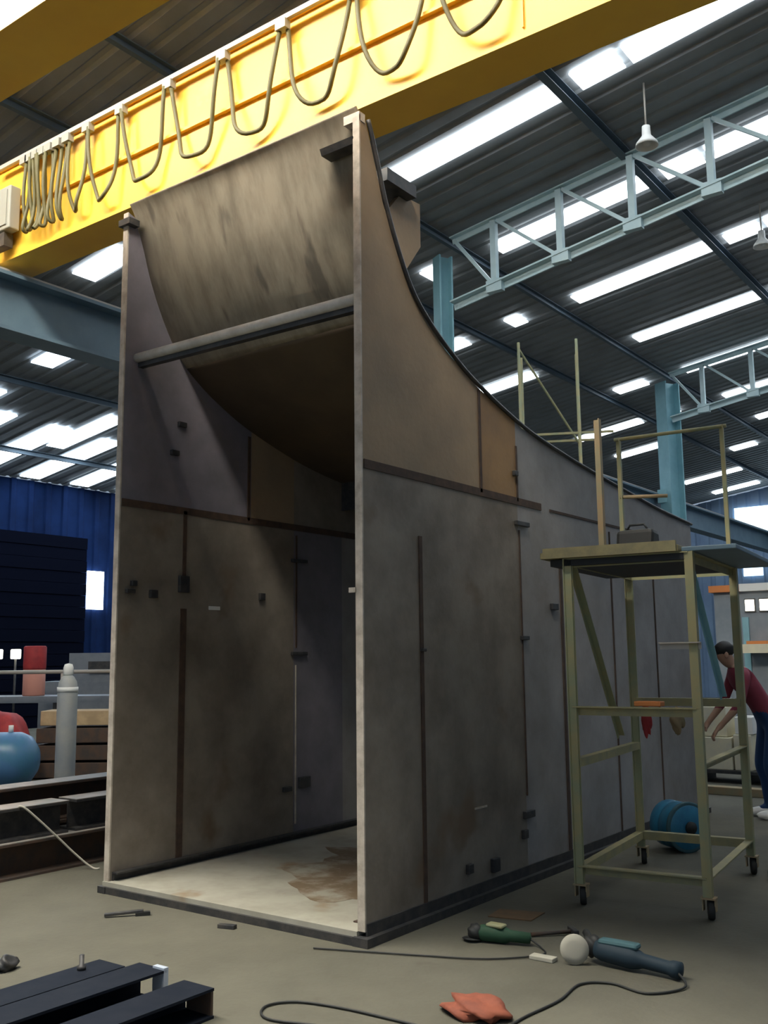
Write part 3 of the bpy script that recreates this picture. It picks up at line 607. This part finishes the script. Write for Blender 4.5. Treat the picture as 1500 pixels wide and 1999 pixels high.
for s in (-1.6, 0.1, 1.6): MB().tube([p0 + vr*s, p0 + vr*s + Vector((0,0,1.45))], 0.025, 8).build('post', M['rail'], t)
t = thing('oil_drum', 'red drum with faded pink lower half on the workbench', 'drum', (-10.62, 4.95, 1.06))
MB().lathe([(0.0, 0), (0.17, 0), (0.175, 0.02), (0.175, 0.42), (0.0, 0.42)], (-10.62, 4.95, 1.06), (0,0,1), 20).build('lower_shell', M['pink'], t)
MB().lathe([(0.0, 0), (0.175, 0), (0.18, 0.03), (0.18, 0.36), (0.16, 0.38), (0.0, 0.38)], (-10.62, 4.95, 1.48), (0,0,1), 20).build('upper_shell', M['red'], t)
t = thing('machine_tool', 'grey machine with stepped housing behind the gas cylinder', 'machine', (-10.5, 6.9, 0))
along((-11.5, 6.1, 0), -0.4, 1.6, 0, 1.25, 0.9).build('bed', M['grey'], t); along((-11.5, 6.12, 0), 0.1, 1.5, 1.25, 1.75, 0.8).build('housing', M['grey'], t)
along((-11.5, 6.05, 0), 0.5, 1.0, 1.4, 1.6, 0.1).build('control_panel', M['darksteel'], t)
along((-11.5, 6.12, 0), 0.85, 1.5, 1.75, 2.3, 0.5).build('gear_housing', M['grey'], t)
for i, (a, D, lab) in enumerate(((-1.012, 19.6, 'small lit white work lamp at the far left edge'), (-0.996, 19.6, 'small lit white work lamp left of the red drum'))):
    q = P(ang(a), D); t = thing('work_lamp', lab, 'lamp', (q.x, q.y, 0))
    MB().tube([(q.x, q.y, 0.0), (q.x, q.y, 1.66)], 0.02, 8).build('stand', M['darksteel'], t)
    MB().box((q.x-0.09, q.y-0.06, 1.66), (q.x+0.09, q.y+0.06, 1.84)).build('lamp_head', M['lamp_on'], t, bevel=0.02)
tag(MB().tube([(-11.9, 7.6, 0), (-11.9, 7.6, 5.2)], 0.10, 12).build('pipe_post', M['runway']), 'slim blue-grey post against the left wall near the lit opening', 'post')

# ------------------------------------------------------------------ right background
t = thing('site_cabin', 'grey cabin with white roof edge in the right background', 'cabin', (-0.4, 12.8, 0))
MB().box((-1.75, 11.8, 0.0), (1.6, 14.2, 2.62)).build('wall_panel', M['cabin'], t)
MB().box((-1.3, 11.7, 2.62), (1.7, 14.3, 2.74)).build('roof_edge', M['lamp_on'] if False else M['white'], t)
MB().box((-1.8, 11.7, 2.62), (-1.3, 14.3, 2.73)).build('roof_edge', M['orange'], t)
for x in (-1.25, -1.02): 
    wf = MB().box((x, 11.77, 2.28), (x+0.17, 11.8, 2.50)).build('window', M['darksteel'], t); MB().box((x+0.015, 11.755, 2.3), (x+0.155, 11.77, 2.48)).build('pane', M['lamp_on'], wf)
MB().box((-1.30, 11.76, 1.3), (-1.2, 11.8, 2.2)).build('door_post', M['column'], t)
MB().box((-1.15, 11.4, 1.76), (0.6, 11.8, 1.81)).build('shelf', M['orange'], t); MB().box((-1.2, 11.35, 1.62), (0.6, 11.8, 1.76)).build('counter', M['pale'], t)
for i, (x0, x1, y0, z0, z1, mt, lab) in enumerate(((-0.90, -0.46, 8.15, 0.16, 0.56, 'pale', 'wide cream carton low on the dark pallet right of the scaffold'), (-0.44, -0.22, 8.17, 0.16, 0.60, 'pale', 'narrow cream carton on the pallet, right of the wide one'),
                                     (-0.88, -0.52, 8.2, 0.565, 0.94, 'pale', 'cream carton stacked on top of the wide one'), (-0.42, -0.20, 8.2, 0.605, 0.82, 'white', 'whitish carton stacked on the narrow one'), (0.0, 0.32, 8.15, 0.16, 0.52, 'white', 'greyish white carton near the person\'s feet'))):
    tag(MB().box((x0, y0, z0), (x1, y0+0.4, z1)).build('carton', M[mt], bevel=0.01), lab, 'carton')
t = thing('pallet', 'dark pallet under the cream cartons', 'pallet', (-0.3, 8.4, 0))
MB().box((-1.0, 8.1, 0.12), (0.4, 8.7, 0.16)).build('deck', M['darksteel'], t)
for x in (-0.95, -0.35, 0.28): MB().box((x, 8.12, 0), (x+0.1, 8.68, 0.12)).build('bearer', M['black'], t)
tag(MB().box((-1.1, 7.05, 0.0), (0.7, 7.2, 0.09)).build('timber_baulk', M['rustpost'], bevel=0.006), 'low brown timber lying on the floor in front of the pallet', 'timber')
# far pale green access tower behind the chute
t = thing('access_tower', 'tall pale green access tower behind the sloping back of the chute', 'access tower', (-3.3, 9.2, 0))
for x, y in ((-3.55, 8.62), (-2.75, 9.02), (-3.9, 9.35), (-3.1, 9.75)):
    MB().tube([(x, y, 0), (x, y, 6.5)], 0.024, 8).build('pole', M['scaffold'], t)
for z in (3.6, 5.0):
    MB().beam((-3.75, 8.52, z), (-2.3, 9.25, z), 0.035, 0.035).build('ledger', M['scaffold'], t)
    MB().beam((-4.1, 9.25, z+0.06), (-2.9, 9.85, z+0.06), 0.035, 0.035).build('ledger', M['scaffold'], t)
for p, q in (((-3.9, 9.35, 6.4), (-3.55, 8.62, 5.0)), ((-3.1, 9.75, 6.4), (-2.75, 9.02, 5.0)), ((-3.1, 9.75, 5.0), (-3.55, 8.62, 6.4))):
    MB().beam(p, q, 0.025, 0.025).build('brace', M['scaffold'], t)
# high bay lamps
def bay_lamp(x, y, drop, lab):
    z1 = roofz(x); t = thing('high_bay_lamp', lab, 'lamp', (x, y, z1-drop))
    MB().tube([(x, y, z1+0.02), (x, y, z1-drop+0.24)], 0.012, 8).build('rod', M['rail'], t)
    MB().lathe([(0.05, 0.26), (0.055, 0.14), (0.06, 0.13), (0.13, 0.04), (0.14, 0.0), (0.125, 0.0), (0.06, 0.09)], (x, y, z1-drop), (0,0,1), 24).build('shade', M['white'], t)
    MB().lathe([(0.0, 0.0), (0.04, 0.02), (0.055, 0.06), (0.04, 0.10), (0.0, 0.12)], (x, y, z1-drop), (0,0,1), 16).build('bulb', M['white'], t)
bay_lamp(-0.48, 6.38, 0.82, 'white high bay lamp hanging on a rod below the bright skylight')
bay_lamp(-0.30, 10.7, 0.70, 'cream high bay lamp hanging at the right edge of the photo')

# ------------------------------------------------------------------ person (bent forward, facing left)
def skin_mesh(name, verts, edges, radii, root, sub=2):
    me = bpy.data.meshes.new(name); me.from_pydata(verts, edges, []); o = bpy.data.objects.new(name, me); COL.objects.link(o)
    o.modifiers.new('skin', 'SKIN'); o.modifiers['skin'].use_smooth_shade = True
    for i, sv in enumerate(me.skin_vertices[0].data): sv.radius = radii[i]; sv.use_root = (i == root)
    s = o.modifiers.new('sub', 'SUBSURF'); s.levels = sub; s.render_levels = sub
    dg = bpy.context.evaluated_depsgraph_get(); dg.update(); ev = o.evaluated_get(dg); new = bpy.data.meshes.new_from_object(ev)
    bpy.data.objects.remove(o); return new
pr = thing('person', 'person in maroon shirt and navy trousers bending forward at the right edge', 'person', (0.66, 5.72, 0))
pr.rotation_euler = (0, 0, math.atan2(-0.6, -0.8) - PI/2)     # local +Y is where the person faces
V = []; E = []; R = []
def nv(p, r, par=None):
    V.append(p); R.append((r, r) if not isinstance(r, tuple) else r); i = len(V)-1
    if par is not None: E.append((par, i))
    return i
pel = nv((0, -0.06, 0.96), (0.155, 0.125)); wa = nv((0, 0.04, 1.12), (0.14, 0.11), pel); ch = nv((0, 0.17, 1.30), (0.165, 0.125), wa)
nb = nv((0, 0.26, 1.42), (0.11, 0.09), ch); nk = nv((0, 0.30, 1.49), 0.055, nb); hd0 = nv((0, 0.35, 1.545), (0.07, 0.075), nk); hd1 = nv((0, 0.385, 1.62), (0.078, 0.095), hd0); hd2 = nv((0, 0.385, 1.675), (0.06, 0.075), hd1)
for s in (-1, 1):
    hp = nv((0.10*s, -0.05, 0.90), (0.095, 0.10), pel); kn = nv((0.11*s, 0.04, 0.50), 0.062, hp); cf = nv((0.11*s, -0.01, 0.36), 0.06, kn); an = nv((0.115*s, -0.02, 0.10), 0.042, cf); nv((0.12*s, 0.10, 0.045), (0.04, 0.03), an)
    sh = nv((0.18*s, 0.24, 1.385), 0.062, nb); el = nv((0.235*s, 0.33, 1.12), 0.046, sh); wr = nv((0.20*s, 0.50, 0.93), 0.029, el); pm = nv((0.19*s, 0.545, 0.88), (0.036, 0.02), wr)
    pe = nv((0.185*s, 0.58, 0.84), (0.036, 0.018), pm)
    for k in range(4):
        L = (0.9, 1.0, 0.95, 0.78)[k]; x = 0.185*s + (k-1.5)*0.02
        a = nv((x, 0.585, 0.825), 0.0095, pe); b_ = nv((x, 0.585+0.018*L, 0.825-0.034*L), 0.009, a); nv((x, 0.575+0.018*L, 0.825-0.064*L), 0.0075, b_)
    th = nv((0.19*s-0.035*s, 0.545, 0.865), 0.011, pm); nv((0.19*s-0.05*s, 0.56, 0.83), 0.009, th)
me = skin_mesh('body', V, E, R, 0, 3)
for mt in ('skin', 'shirt', 'jeans'): me.materials.append(M[mt])
for p in me.polygons:
    c = p.center; p.use_smooth = True
    armdist = abs(c.x) > 0.13 and c.y > 0.36 and c.z < 1.06
    if armdist: p.material_index = 0
    elif c.z < 1.03 and not (abs(c.x) > 0.15 and c.y > 0.2): p.material_index = 2
    elif c.z < 1.47: p.material_index = 1
    else: p.material_index = 0
body = bpy.data.objects.new('body', me); COL.objects.link(body); body.parent = pr
MB().blob((0, 0.372, 1.652), 0.088, 0.105, 0.085, 0.03, 1).build('hair', M['hair'], pr, local=True)
fb = MB(); fb.blob((0, 0.487, 1.58), 0.014, 0.022, 0.022, 0.02, 1, 12, 8)
fb.build('nose', M['skin'], pr, local=True)
for s in (-1, 1):
    MB().blob((0.030*s, 0.465, 1.612), 0.012, 0.010, 0.010, 0.0, 1, 12, 8).build('eye', M['hair'], pr, local=True)
    MB().blob((0.086*s, 0.382, 1.595), 0.010, 0.022, 0.032, 0.05, 1, 12, 8).build('ear', M['skin'], pr, local=True)
    MB().blob((0.12*s, 0.055, 0.045), 0.05, 0.135, 0.05, 0.05, 3, floor=0.0).build('shoe', M['white'], pr, local=True)
MB().blob((0, 0.455, 1.542), 0.026, 0.010, 0.007, 0.0, 1, 12, 8).build('mouth', M['red'], pr, local=True)
